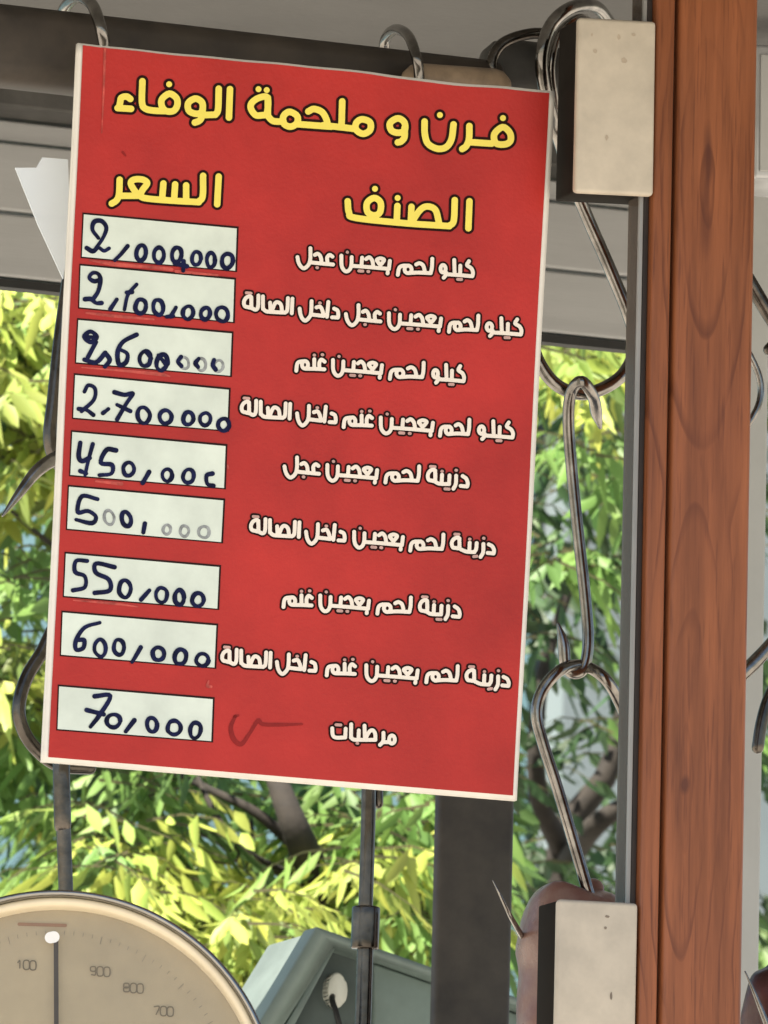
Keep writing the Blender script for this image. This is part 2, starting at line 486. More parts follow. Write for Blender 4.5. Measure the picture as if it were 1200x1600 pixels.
# ------------------------------------------------------------------ trees
def make_leaves(name, fronds, parent):
    V, Fc, Cc = [], [], []
    for (base, ax, out, n, L, W, tone) in fronds:
        ax = ax.normalized()
        side = ax.cross(Vector((0, 0, 1)))
        if side.length < 0.05: side = Vector((1, 0, 0))
        side.normalize()
        c = len(V)
        for f in (0, .35, .7, 1.0):                          # the leaf stalk
            p = base + (ax + Vector((0, 0, -.35 * f * f))) * (out * f)
            wv = Vector((0, 0, 0.0013 * (1.2 - f)))
            V += [p + wv, p - wv]
            Cc += [(0.10, 0.095, 0.045, 1)] * 2
        Fc += [(c, c + 1, c + 3, c + 2), (c + 2, c + 3, c + 5, c + 4), (c + 4, c + 5, c + 7, c + 6)]
        for k in range(n):
            f = (k + 0.6) / n
            droop = Vector((0, 0, -1)) * (0.35 * f * f)
            p = base + (ax + droop) * (out * f)
            sgn = 1 if k % 2 else -1
            if k == n - 1: sgn = 0
            d = (side * sgn * random.uniform(0.5, 1.0) + ax * random.uniform(0.35, 0.8) + Vector((random.uniform(-.25, .25), random.uniform(-.35, .2), -random.uniform(0.5, 1.5)))).normalized()
            l = L * random.uniform(0.55, 1.25) * (0.75 + 0.5 * math.sin(math.pi * f))
            wd = W * random.uniform(0.8, 1.15)
            nrm = d.cross(side if sgn else ax)
            if nrm.length < 0.05: nrm = d.orthogonal()
            nrm = (nrm.normalized() + Vector((random.uniform(-.5, .5), random.uniform(-.8, .3), random.uniform(0, .6)))).normalized()
            u = d.cross(nrm).normalized()
            nn = u.cross(d).normalized()
            c = len(V)
            curl = nn * (-0.10 * l)
            V += [p, p + d * l * .34 + u * wd * .5 + nn * wd * .16, p + d * l * .34 - u * wd * .5 + nn * wd * .16,
                  p + d * l * .36, p + d * l * .70 + u * wd * .36 + curl * .5 + nn * wd * .10, p + d * l * .70 - u * wd * .36 + curl * .5 + nn * wd * .10,
                  p + d * l * .72 + curl * .5, p + d * l + curl]
            Fc += [(c, c + 1, c + 3), (c, c + 3, c + 2), (c + 1, c + 4, c + 6, c + 3), (c + 3, c + 6, c + 5, c + 2), (c + 4, c + 7, c + 6), (c + 6, c + 7, c + 5)]
            j = random.uniform(0.8, 1.2)
            cc = (tone[0] * j * random.uniform(.9, 1.1), tone[1] * j, tone[2] * j, 1)
            Cc += [cc] * 8
    me = bpy.data.meshes.new(name)
    me.from_pydata([tuple(v) for v in V], [], Fc)
    ca = me.color_attributes.new('leaf_tone', 'FLOAT_COLOR', 'POINT')
    ca.data.foreach_set('color', np.array(Cc, np.float32).ravel())
    me.polygons.foreach_set('use_smooth', np.ones(len(Fc), bool))
    return link(name, me, M['leaf'], parent)


def rand_dir():
    a = random.uniform(0, 2 * math.pi)
    return Vector((math.cos(a), math.sin(a) * .7 - .35, random.uniform(-0.45, 0.35)))


YEL = (0.40, 0.47, 0.10)  # yellow leaf tone, brightened to paint the sunlit clumps
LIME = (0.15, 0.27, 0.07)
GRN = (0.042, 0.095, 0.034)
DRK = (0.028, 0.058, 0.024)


def lerp3(a, b, f):
    return tuple(x + (y - x) * f for x, y in zip(a, b))


# clumps: photo px centre, spread px, depth, fronds, tone
CLUMPS = [
    (30, 560, 110, 2.7, 60, YEL), (60, 700, 90, 2.75, 45, YEL), (20, 480, 80, 2.8, 30, YEL), (-60, 640, 120, 2.8, 40, YEL),
    (40, 900, 70, 2.8, 26, LIME), (10, 1060, 90, 2.75, 40, YEL), (60, 1130, 70, 2.9, 26, LIME), (0, 1200, 80, 2.8, 26, LIME),
    (190, 1330, 60, 2.55, 28, YEL), (250, 1370, 70, 2.5, 36, YEL), (140, 1310, 40, 2.6, 14, LIME), (60, 1370, 50, 2.7, 12, LIME),
    (320, 1440, 55, 2.55, 26, YEL), (425, 1425, 65, 2.5, 32, YEL), (385, 1460, 50, 2.45, 24, YEL), (370, 1530, 60, 2.6, 24, YEL), (440, 1540, 50, 2.6, 20, LIME),
    (220, 1215, 60, 2.7, 20, LIME), (330, 1215, 70, 2.75, 16, LIME), (545, 1270, 40, 2.65, 22, LIME), (530, 1350, 60, 2.6, 24, YEL),
    (630, 1290, 60, 2.6, 40, LIME), (640, 1380, 60, 2.65, 40, LIME), (600, 1440, 60, 2.7, 26, LIME), (620, 1330, 40, 2.5, 22, YEL),
    (895, 560, 40, 2.7, 22, YEL), (920, 560, 40, 2.8, 16, YEL), (860, 870, 50, 2.8, 18, LIME), (945, 700, 40, 2.8, 14, LIME),
]


def build_fronds(clumps, L=0.045, W=0.0120):
    out = []
    for (cx, cy, sp, Y, n, tone) in clumps:
        for _ in range(n):
            px, py = random.gauss(cx, sp * .55), random.gauss(cy, sp * .5)
            y = Y + random.gauss(0, 0.10)
            p = at(px, py, y)
            out.append((p, rand_dir(), random.uniform(0.07, 0.13), random.randint(7, 11), L, W, lerp3(tone, LIME if random.random() < .6 else GRN, random.uniform(0, 1) ** 2)))
    return out


fr = build_fronds([c for c in CLUMPS if c[0] < 750])
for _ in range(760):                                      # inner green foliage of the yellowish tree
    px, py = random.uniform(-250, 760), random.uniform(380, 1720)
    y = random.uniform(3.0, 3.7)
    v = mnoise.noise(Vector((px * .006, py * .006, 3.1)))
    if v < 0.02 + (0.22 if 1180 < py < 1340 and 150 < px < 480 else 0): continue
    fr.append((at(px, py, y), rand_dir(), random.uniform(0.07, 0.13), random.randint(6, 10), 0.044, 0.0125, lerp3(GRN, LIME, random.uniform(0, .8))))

LIMBS = [
    ([(560, 1760, 0), (522, 1450, -.12), (478, 1335, -.30), (440, 1240, -.30), (400, 1120, -.2)], [34, 27, 24, 18, 10]),
    ([(520, 1450, 0), (430, 1390, .05), (340, 1310, .05), (230, 1215, .1), (120, 1150, .1)], [16, 11, 8, 6, 3]),
    ([(560, 1760, 0), (440, 1550, 0), (390, 1480, 0), (330, 1440, .05), (240, 1420, .05)], [26, 16, 12, 8, 4]),
    ([(440, 1560, 0), (425, 1470, -.05), (405, 1400, -.05), (390, 1260, 0)], [13, 10, 7, 3]),
    ([(478, 1330, 0), (530, 1260, 0), (600, 1180, .05)], [12, 8, 5]),
    ([(478, 1335, -.28), (400, 1270, -.28), (330, 1235, -.25), (240, 1190, -.2)], [12, 8, 6, 4]),
    ([(500, 1390, -.2), (380, 1330, -.3), (330, 1260, -.3), (300, 1190, -.25)], [10, 7, 5, 3]),
    ([(340, 1310, .05), (290, 1300, 0), (200, 1320, -.1)], [6, 4, 2]),
    ([(400, 1120, .05), (250, 900, .1), (60, 720, .1), (-80, 560, .1)], [9, 8, 6, 3]),
    ([(250, 900, .1), (100, 860, 0), (20, 800, -.1)], [6, 5, 3]),
    ([(120, 1150, .1), (40, 1080, 0), (-60, 1040, 0)], [5, 4, 2]),
]
TY = 2.80
root = at(600, 1760, TY)
tree1 = thing('tree', Vector((root.x, root.y, 0)), 'yellow green leafy tree in bright sun behind the left of the sign', 'tree')
bm = bmesh.new()
a0 = at(560, 1760, TY)
add_tube(bm, [Vector((root.x + .05, TY, -0.05)), Vector((root.x, TY, .5)), Vector((a0.x, TY, a0.z - .3)), a0], [.085, .06, .035, pr(34, TY)], 12, 5)
for pts, rad in LIMBS:
    add_tube(bm, [at(p[0], p[1], TY + p[2]) for p in pts], [pr(r, TY) for r in rad], 9, 5)
obj('trunk', bm, M['bark'], tree1)
make_leaves('crown', fr, tree1)

fr = build_fronds([c for c in CLUMPS if c[0] > 750])
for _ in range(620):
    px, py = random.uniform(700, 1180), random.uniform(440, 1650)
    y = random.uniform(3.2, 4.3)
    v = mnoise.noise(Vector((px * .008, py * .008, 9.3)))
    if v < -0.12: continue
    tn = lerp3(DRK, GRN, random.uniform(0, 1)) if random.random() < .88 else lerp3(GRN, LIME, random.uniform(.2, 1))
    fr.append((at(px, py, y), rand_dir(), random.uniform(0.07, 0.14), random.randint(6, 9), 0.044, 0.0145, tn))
tree2 = thing('tree', Vector((at(900, 1700, 3.8).x, 3.8, 0)), 'dark green leafy tree behind the hooks right of the sign', 'tree')
bm = bmesh.new()
b0 = at(900, 1650, 3.8)
add_tube(bm, [Vector((b0.x, 3.8, -.05)), Vector((b0.x, 3.8, .8)), b0, at(880, 1330, 3.8), at(960, 1180, 3.8), at(1000, 900, 3.9)], [.09, .07, .035, .018, .012, .006], 10, 5)
add_tube(bm, [at(880, 1330, 3.8), at(840, 1230, 3.7), at(850, 1050, 3.7), at(930, 800, 3.7)], [.014, .011, .008, .004], 8, 5)
add_tube(bm, [at(885, 1350, 3.8), at(930, 1290, 3.6), at(990, 1250, 3.6)], [.014, .012, .009], 8, 5)
obj('trunk', bm, M['bark'], tree2)
make_leaves('crown', fr, tree2)

# ================================================================== POSTS, RAIL, BLOCKS
PY0 = -0.03                                               # front of the wooden post
wp = thing('wooden_post', Vector((at(1090, 800, PY0).x, PY0, 0)), 'reddish brown lacquered wooden post with grain and knots', 'post')
def xat(px_top, px_bot):
    return 0.5 * (at(px_top, 0, PY0).x + at(px_bot, 1600, PY0).x)
xa, xb, xg, xe = xat(1027, 998), xat(1057.5, 1028), xat(1063.5, 1034), xat(1187, 1160)
bm = bmesh.new(); add_box(bm, (xa, PY0 + 0.001, 0), (xb, PY0 + .018, zc - .002), 0.002)
obj('edge_bead', bm, M['wood'], wp)
bm = bmesh.new(); add_box(bm, (xg, PY0, 0), (xe, PY0 + .030, zc - .002), 0.004)
obj('shaft', bm, M['wood'], wp)
bm = bmesh.new(); add_box(bm, (xb - .0015, PY0 + .008, 0), (xg + .0015, PY0 + .016, zc - .002))
obj('groove', bm, M['gap'], wp, False)

# narrow glass strip seen almost edge-on between the blocks, dark fill painting the shadow gap by the post
FY = -0.024
gx = 0.5 * (at(1001, 400, FY).x + at(984, 1300, FY).x)
gs = thing('glass_strip', Vector((gx, FY, 1.9)), 'narrow smoky glass strip with bright edge running beside the wooden post', 'glass')
zt, zb_ = zc - .003, 1.85
bm = bmesh.new(); add_box(bm, (gx - .0012, FY + .003, zb_), (gx + .0012, FY + .018, zt), .0003)
obj('pane', bm, M['glass'], gs, False)
bm = bmesh.new(); add_box(bm, (gx - .0014, FY, zb_), (gx + .0014, FY + .0026, zt), .0006)
obj('polished_edge', bm, M['glassedge'], gs, False)
bm = bmesh.new(); add_box(bm, (gx + .002, FY + .001, zb_), (xa - .0004, FY + .018, zt))
obj('shade_gap', bm, M['gap'], gs, False)

def block(poly, label, mz):
    c = at(poly[2][0], poly[2][1], -0.035)
    t = thing('clamp_block', c, label, 'clamp', 'beige clamp blocks on the post')
    bm = bmesh.new(); prism(bm, poly, -0.034, -0.0275, .0026, 5)
    obj('block', bm, M['block'], t)
    bm = bmesh.new()
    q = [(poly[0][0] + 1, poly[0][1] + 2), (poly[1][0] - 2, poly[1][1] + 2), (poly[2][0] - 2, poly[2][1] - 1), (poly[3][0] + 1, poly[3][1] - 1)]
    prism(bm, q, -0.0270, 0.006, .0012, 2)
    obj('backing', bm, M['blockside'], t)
    return t
cb1 = block([(905, 26), (1026, 33), (1022, 306), (899, 300)], 'dull beige clamp block with faint stains at the top of the post', 0)
cb2 = block([(873, 1404), (998, 1411), (993, 1660), (868, 1655)], 'beige clamp block with small dark specks at the bottom of the post', 1)
def speck(par, pts, r, Y, m=None):
    for p in pts:
        bm = bmesh.new()
        c = at(p[0], p[1], Y)
        ring = [bm.verts.new(c + Vector((math.cos(a) * pr(p[2]) * random.uniform(.7, 1.1), 0, math.sin(a) * pr(p[3]) * random.uniform(.7, 1.1)))) for a in np.linspace(0, 2 * math.pi, 12, False)]
        bm.faces.new(ring)
        obj('speck', bm, m or M['mark'], par, False)
speck(cb2, [(949, 1432, 4, 2.5), (946, 1450, 2.5, 3), (955, 1556, 2, 8)], 3, -0.0342)
M['stain'] = mat('stained plastic', (0.40, 0.33, 0.25), 0.55, var=0.1, scale=90)
speck(cb1, [(975, 94, 6, 5), (967, 58, 3, 5), (990, 54, 4, 3), (930, 80, 4, 4), (925, 54, 2, 3), (948, 215, 3, 5)], 3, -0.0342, M['stain'])

# rail: square bar across the top with a rounded end socket
RY = 0.045
rl = thing('hanging_rail', at(400, 90, RY), 'greasy dark brown rail running across the top behind the sign', 'rail')
bm = bmesh.new()
zA = 0.5 * (at(50, 18, RY).z + at(700, 66, RY).z)
zB = 0.5 * (at(50, 128, RY).z + at(50, 130, RY).z)
add_box(bm, (at(-400, 60, RY).x, RY, zB), (at(800, 90, RY).x, RY + .035, zA), .011)
obj('bar', bm, M['rail'], rl)
bm = bmesh.new()
add_tube(bm, [at(790, 105, RY + .034), at(850, 112, RY + .034)], [pr(46), pr(46)], 24, 4)
obj('end_socket', bm, M['fascia'], rl)
bm = bmesh.new()
ptube(bm, [(790, 145), (768, 105), (785, 68), (835, 52), (880, 60)], 9, RY + .004)
obj('socket_ring', bm, M['darksteel'], rl)
bm = bmesh.new(); ptube(bm, [(655, 128), (770, 136)], 30, RY - .012, 16)
obj('lit_patch', bm, mat('lit tan metal', (0.30, 0.215, 0.14), 0.5, var=0.35, scale=40), rl)  # tan colour paints the lit stretch of the rail

# dark steel post below the sign
bm = bmesh.new()
SY = HY + .002
xl, xr = 0.5 * (at(687, 1245, SY).x + at(679, 1600, SY).x), 0.5 * (at(808, 1245, SY).x + at(796, 1600, SY).x)
add_box(bm, (xl, SY, 0), (xr, SY + .012, z_3 - .007), .004)
tag(obj('steel_post', bm, M['post']), 'dark brown square steel post standing below and behind the sign', 'post')

# grey wall panel and little box at the far right
bm = bmesh.new()
WY = 0.45
add_box(bm, (at(1120, 800, WY).x, WY, 0), (at(1197, 900, WY).x, WY + .06, at(1180, 100, WY).z), .003)
tag(obj('wall_panel', bm, M['panel']), 'plain pale grey upright panel right of the wooden post', 'panel')
bx = thing('junction_box', at(1190, 280, .3), 'grey metal box right of the wooden post top', 'box')
bm = bmesh.new(); prism(bm, [(1181, 68), (1270, 74), (1268, 284), (1178, 279)], 0.30, 0.36, .003)
obj('housing', bm, M['alu'], bx)
bm = bmesh.new(); prism(bm, [(1190, 84), (1262, 89), (1260, 272), (1188, 267)], 0.2975, 0.2995, .001)
obj('cover', bm, M['panel'], bx)

# thin sheet added to stand in for glare left of the sign
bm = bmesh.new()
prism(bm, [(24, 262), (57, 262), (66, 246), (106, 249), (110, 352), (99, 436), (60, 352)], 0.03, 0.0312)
tag(obj('glare_sheet', bm, M['glare_stand_in'], smooth=False), 'pale bluish white sheet standing in for glare left of the sign', 'glare_stand_in')

# ================================================================== HOOKS
def hook(pts, r, Y, label, m='steel', n=6):
    c = at(pts[0][0], pts[0][1], Y)
    bm = bmesh.new(); ptube(bm, pts, r, Y, 14, n)
    o = obj('meat_hook', bm, M[m])
    return tag(o, label, 'hook', 'steel meat hooks')

hook([(96, 60, .06), (98, 20, .05), (118, -4, .01), (143, 6, -.03), (156, 40, -.045), (163, 74, -.042), (165, 130, -.04), (160, 260, -.035)], 9.5, 0.06, 'thick steel hook over the rail at the top left corner of the sign')
hook([(600, 100, .06), (602, 62, .05), (618, 46, .01), (638, 56, -.03), (650, 88, -.045), (655, 120, -.042), (655, 200, -.04)], 8.5, 0.06, 'shiny hook over the rail above the middle of the sign')
hook([(955, 40, .02), (930, 10, -.02), (892, 12, -.045), (860, 40, -.05), (846, 88, -.05), (851, 140, -.04), (868, 200, -.015), (892, 275, .0), (920, 345, .01), (955, 425, .01), (982, 492, .01), (993, 540, .01), (975, 583, .0), (940, 608, 0), (903, 615, 0), (868, 600, 0), (842, 566, 0), (826, 520, 0), (815, 470, 0, 5)], 10.5, 0.075,
     'large steel hook hung on the rail end with a wide curve right of the sign')
hook([(935, 50, .01), (908, 28, -.02), (874, 52, -.028), (861, 100, -.03), (866, 150, -.02), (882, 215, -.0), (895, 270, 0)], 7, 0.062, 'thin steel hook beside the large one on the rail end', 'steel')
hook([(938, 668, .012, 3), (932, 645, 0), (926, 618, -.015), (909, 596, -.022), (893, 612, -.012), (888, 655, -.003), (893, 730, 0), (903, 830, 0), (914, 930, 0), (919, 1000, 0), (913, 1042, 0), (898, 1052, 0), (884, 1040, 0), (880, 1005, 0), (872, 975, 0, 2.5)], 9.5, 0.075,
     'long straight steel hook hung from the wide curve right of the sign')
hook([(985, 1140, .02), (968, 1098, .01), (945, 1060, 0), (910, 1040, .012), (876, 1047, 0), (848, 1078, 0), (838, 1115, 0), (848, 1160, 0), (870, 1228, 0), (893, 1305, 0), (918, 1390, 0), (930, 1430, 0)], 9.5, 0.065,
     'lowest looped steel hook right of the sign going into the meat')
hook([(770, 1376, 0, .9), (783, 1402, 0, 2.2), (800, 1436, .01, 4), (820, 1470, .04, 5), (846, 1510, .08, 6)], 8, 0.05, 'pointed hook tip sticking out left of the lower beige block')
hook([(128, 340, 0), (114, 400, 0), (104, 460, 0), (93, 540, 0), (84, 625, 0), (78, 680, 0), (84, 712, .0), (100, 735, 0)], 11, 0.07, 'dark steel hook shank along the left edge of the sign', 'darksteel')
hook([(130, 712, .01), (104, 712, 0), (82, 719, 0), (56, 738, 0, 10), (28, 774, 0, 7), (4, 806, 0, 2)], 11, 0.055, 'curved hook point reaching left of the sign')
hook([(120, 930, 0), (85, 980, 0), (66, 1018, 0), (42, 1058, 0), (30, 1100, 0), (34, 1135, 0), (54, 1168, 0), (90, 1195, 0), (140, 1200, 0)], 10.5, 0.06, 'rounded hook bend by the bottom left corner of the sign', 'darksteel')
hook([(1150, 405), (1178, 452), (1202, 492), (1240, 550)], 12, 0.12, 'slanting hook shank right of the wooden post', 'darksteel')
hook([(1236, 520, 0, 10), (1215, 535, 0, 11), (1201, 546, 0, 9)], 9, 0.13, 'blunt black hook end at the right edge', 'darksteel')
hook([(1150, 520, 0), (1168, 548, 0), (1186, 588, 0), (1188, 622, 0), (1176, 652, 0), (1155, 680, 0)], 5.5, 0.10, 'thin bent hook curve right of the wooden post')
hook([(1225, 985, 0, 12), (1200, 1012, 0, 11), (1178, 1036, 0, 12), (1150, 1062, 0, 12)], 11, 0.12, 'bright flattened hook right of the wooden post')
hook([(1225, 1050, 0), (1202, 1090, 0), (1190, 1130, 0), (1184, 1168, 0)], 10, 0.12, 'square ended hook shank below the flattened one', 'darksteel')
hook([(1164, 1518, 0, 1.2), (1176, 1545, 0, 3), (1190, 1580, 0, 4.5), (1206, 1620, 0, 6)], 4, 0.10, 'pale hook point across the dark meat')

# ================================================================== MEAT
def meat(name, pts, Y, m, label, seed, lump=.006, sides=28):
    bm = bmesh.new()
    ptube(bm, pts, 40, Y, sides, 8)
    bmesh.ops.recalc_face_normals(bm, faces=bm.faces)
    bm.normal_update()
    for v in bm.verts:
        n = mnoise.noise(v.co * 26 + Vector((seed, 0, 0))) + .5 * mnoise.noise(v.co * 60 + Vector((0, seed, 0)))
        v.co += v.normal * n * lump
    return tag(obj('hanging_meat', bm, m), label, 'meat', 'pieces of meat on the hooks')
meat('m', [(925, 1392, 0, 14), (920, 1415, 0, 70), (898, 1460, 0, 92), (892, 1540, 0, 84), (890, 1640, 0, 80), (896, 1760, 0, 60), (905, 1860, 0, 20)], .085, M['meat'], 'pinkish brown raw meat hanging behind the lower beige block', 2.0, .004)
meat('m', [(1205, 1500, 0, 12), (1206, 1515, 0, 34), (1205, 1550, 0, 46), (1210, 1620, 0, 48), (1210, 1760, 0, 30), (1210, 1800, 0, 10)], .14, M['darkmeat'], 'dark maroon meat at the bottom right behind the wooden post', 5.0, .004)

# ================================================================== CABINET, RODS, SCALE
CY = 0.90
cb = thing('metal_cabinet', at(600, 1640, CY), 'grey green metal cabinet with sloping top and a white cable disc', 'cabinet')
bm = bmesh.new()
prism(bm, [(497, 1452), (880, 1588), (880, 1800), (300, 1800), (400, 1612)], CY, CY + .10, .003)
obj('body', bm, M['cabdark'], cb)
bm = bmesh.new()
prism(bm, [(494, 1447), (884, 1585), (882, 1600), (520, 1472), (421, 1636), (330, 1790), (296, 1790), (398, 1610)], CY - .025, CY - .001, .002)
obj('rim', bm, M['cabinet'], cb)
bm = bmesh.new()
prism(bm, [(524, 1482), (440, 1640), (395, 1716), (336, 1790), (424, 1640), (516, 1478)], CY - .012, CY - .002, .001)
obj('side_panel', bm, M['cabinet'], cb)
bm = bmesh.new()
prism(bm, [(585, 1505), (860, 1602), (860, 1780), (585, 1780)], CY - .008, CY - .001, .002)
obj('door', bm, M['cabinet'], cb)
bm = bmesh.new()
c = at(528, 1547, CY)
prism(bm, [(528 + 15 * math.cos(a), 1547 + 28 * math.sin(a)) for a in np.linspace(0, 2 * math.pi, 28, False)], CY - .012, CY - .0005, .002)
obj('cable_disc', bm, M['grommet'], cb)
bm = bmesh.new()
ptube(bm, [(521, 1552, .012, 5), (519, 1562, 0), (526, 1585, -.012), (534, 1625, -.012), (536, 1700, -.01)], 4.5, CY - .016)
obj('cable', bm, M['black'], cb)

rd = thing('hanging_rod', at(573, 1235, .10), 'dark steel rod with a collar hanging below the middle of the sign', 'rod')
bm = bmesh.new(); ptube(bm, [(578, 1000), (576, 1240), (574, 1330), (571, 1425)], 11.5, .10)
obj('upper_rod', bm, M['darksteel'], rd)
bm = bmesh.new(); ptube(bm, [(572, 1420), (570, 1480)], 22, .10, 24, 6, .14)
obj('collar', bm, M['darksteel'], rd)
bm = bmesh.new(); ptube(bm, [(571, 1470), (569, 1540), (564, 1700)], 13, .10)
obj('lower_rod', bm, M['darksteel'], rd)
bm = bmesh.new(); ptube(bm, [(590, 1200), (591, 1255)], 8, .105)
obj('hook_end', bm, M['darksteel'], rd)

# round scale, turned to face the viewer
SCY = -0.02
SN = Vector((-math.sin(PSI), -math.cos(PSI), 0))


def at_n(px, py, P0, lift=0.0):
    d = F + RGT * ((px - 600) * MPP / DIST) + UPV * ((800 - py) * MPP / DIST)
    t = ((P0 + SN * lift) - CAM).dot(SN) / d.dot(SN)
    return CAM + d * t


cx_, cy_, RR = 86, 1738, 340
sc = thing('dial_scale', at(cx_, cy_ + RR, SCY), 'round hanging scale with chrome rim and cream dial at the bottom left', 'scale')
ctr = at(cx_, cy_, SCY)
def lathe_y(prof, seg=128):
    """profile (radius px, y) turned about the scale's axis (its face looks toward -Y)"""
    bm = bmesh.new()
    rings = []
    for r, y in prof:
        rings.append([bm.verts.new(ctr + R0 * (pr(r) * math.cos(2 * math.pi * k / seg)) - SN * y + Vector((0, 0, pr(r) * math.sin(2 * math.pi * k / seg)))) for k in range(seg)])
    for a, b in zip(rings, rings[1:]):
        for k in range(seg):
            bm.faces.new((a[k], a[(k + 1) % seg], b[(k + 1) % seg], b[k]))
    return bm, rings
bm, _ = lathe_y([(330, .060), (340, .04), (340, .004), (338, -.003), (334, -.0045), (330, -.003), (328, .002)])
obj('chrome_rim', bm, M['chrome'], sc)
bm, _ = lathe_y([(327.9, .0022), (326, .0010), (318, .0012), (314, .006), (312, .012)])
obj('bezel', bm, M['dialrim'], sc)
bm, rg = lathe_y([(317, .0030), (240, .0018), (120, .0008), (20, .0004)]); bm.faces.new(rg[-1])
obj('cover_glass', bm, M['clear'], sc)
bm, rg = lathe_y([(312.5, .0122), (200, .0125), (60, .0125)]); bm.faces.new(rg[-1])
obj('dial_face', bm, M['dial'], sc)
bm, rg = lathe_y([(332, .0605), (150, .062)]); bm.faces.new(rg[-1])
obj('back_plate', bm, M['darksteel'], sc)
bm = bmesh.new()
ptube(bm, [(100, 1150, .004), (96, 1195, 0), (98, 1290, 0)], 13.5, 0.02)
ptube(bm, [(98, 1260, 0), (101, 1340, 0), (104, 1420, 0)], 11.5, 0.02)
obj('hanging_shank', bm, M['darksteel'], sc)

# ================================================================== SIGNED-DISTANCE LETTERING
def bulge(px, py):
    """the sign's board is not perfectly flat: metres toward the viewer"""
    u, v = (px - 100) / 760, (py - 70) / 1180
    return 0.0016 * math.sin(3.0 * u + 1.3 * v) + 0.0010 * math.sin(5.2 * v - 2.0 * u) + 0.00045 * math.exp(-((px - 164 + .04 * py) / 11) ** 2) * max(0, 1 - py / 520)


def on_sign(px, py, lift):
    return at(px, py, -lift - bulge(px, py))


def stroke_mesh(strokes, grow=0.0, step=0.55, lift=.001, V=None, Fc=None, Mi=None, mi=0):
    """strokes: [(points px, radius px, closed)] -> their union as flat faces (marching squares on the distance field)"""
    segs = []
    for pts, r, closed in strokes:
        P = crom(pts, 5, closed) if len(pts) > 1 else [np.array(pts[0]), np.array(pts[0]) + .01]
        P = np.array(P)
        if closed: P = np.vstack([P, P[:1]])
        rad = r if np.ndim(r) else np.full(len(P), r)
        if np.ndim(r):
            rad = np.interp(np.linspace(0, 1, len(P)), np.linspace(0, 1, len(r)), r)
        for i in range(len(P) - 1):
            segs.append((P[i], P[i + 1], (rad[i] + rad[i + 1]) / 2 + grow))
    allp = np.array([s[0] for s in segs] + [s[1] for s in segs])
    mr = max(s[2] for s in segs) + 1.5
    lo, hi = allp.min(0) - mr, allp.max(0) + mr
    nx, ny = int((hi[0] - lo[0]) / step) + 2, int((hi[1] - lo[1]) / step) + 2
    X, Yg = np.meshgrid(lo[0] + np.arange(nx) * step, lo[1] + np.arange(ny) * step)
    D = np.full(X.shape, 1e9)
    for a, b, r in segs:
        ab = b - a
        tt = np.clip(((X - a[0]) * ab[0] + (Yg - a[1]) * ab[1]) / max(1e-9, ab @ ab), 0, 1)
        D = np.minimum(D, np.hypot(X - a[0] - tt * ab[0], Yg - a[1] - tt * ab[1]) - r)
    cache = {}

    def vid(key, x, y):
        k = cache.get(key)
        if k is None:
            k = cache[key] = len(V)
            V.append(tuple(on_sign(x, y, lift)))
        return k
    inside = D < 0
    for j in range(ny - 1):
        row = inside[j] | inside[j + 1]
        idx = np.nonzero(row[:-1] | row[1:])[0]
        for i in idx:
            cs = [(i, j), (i + 1, j), (i + 1, j + 1), (i, j + 1)]
            d = [D[c[1], c[0]] for c in cs]
            poly = []
            for k in range(4):
                a, b = cs[k], cs[(k + 1) % 4]
                da, db = d[k], d[(k + 1) % 4]
                if da < 0: poly.append(vid(a, lo[0] + a[0] * step, lo[1] + a[1] * step))
                if (da < 0) != (db < 0):
                    f = da / (da - db)
                    key = (min(a, b), max(a, b))
                    poly.append(vid(key, lo[0] + (a[0] + (b[0] - a[0]) * f) * step, lo[1] + (a[1] + (b[1] - a[1]) * f) * step))
            if len(poly) >= 3:
                Fc.append(tuple(poly)); Mi.append(mi)


def print_part(name, layers, mats, parent):
    """layers: [(strokes, grow, lift, material index)]"""
    V, Fc, Mi = [], [], []
    for st, grow, lift, mi in layers:
        if st: stroke_mesh(st, grow, .6, lift, V, Fc, Mi, mi)
    me = bpy.data.meshes.new(name)
    me.from_pydata(V, [], Fc)
    me.polygons.foreach_set('material_index', Mi)
    o = link(name, me, mats, parent)
    return o


AX = {'kilo': 817.3, 'lahm': 750, 'baajin': 691.6, 'ajal': 596.5}     # right ends of the words


def tr(strokes, ox, oy, s, dx=0, dy=0, r=3.0, sx=1.0, ax=None):
    out = []
    for st in strokes:
        closed = st[0] == 'o'
        pts = st[1:] if isinstance(st[0], str) else st
        if ax is None:
            out.append(([(x / s + ox + dx, y / s + oy + dy) for x, y in pts], r, closed))
        else:
            out.append(([(ax + (x / s + ox - ax) * sx + dx, y / s + oy + dy) for x, y in pts], r, closed))
    return out


def ell(cx, cy, rx, ry, n=10, jit=0.0):
    return [(cx + rx * math.cos(a) * random.uniform(1 - jit, 1 + jit), cy + ry * math.sin(a) * random.uniform(1 - jit, 1 + jit)) for a in np.linspace(0, 2 * math.pi, n, False)]


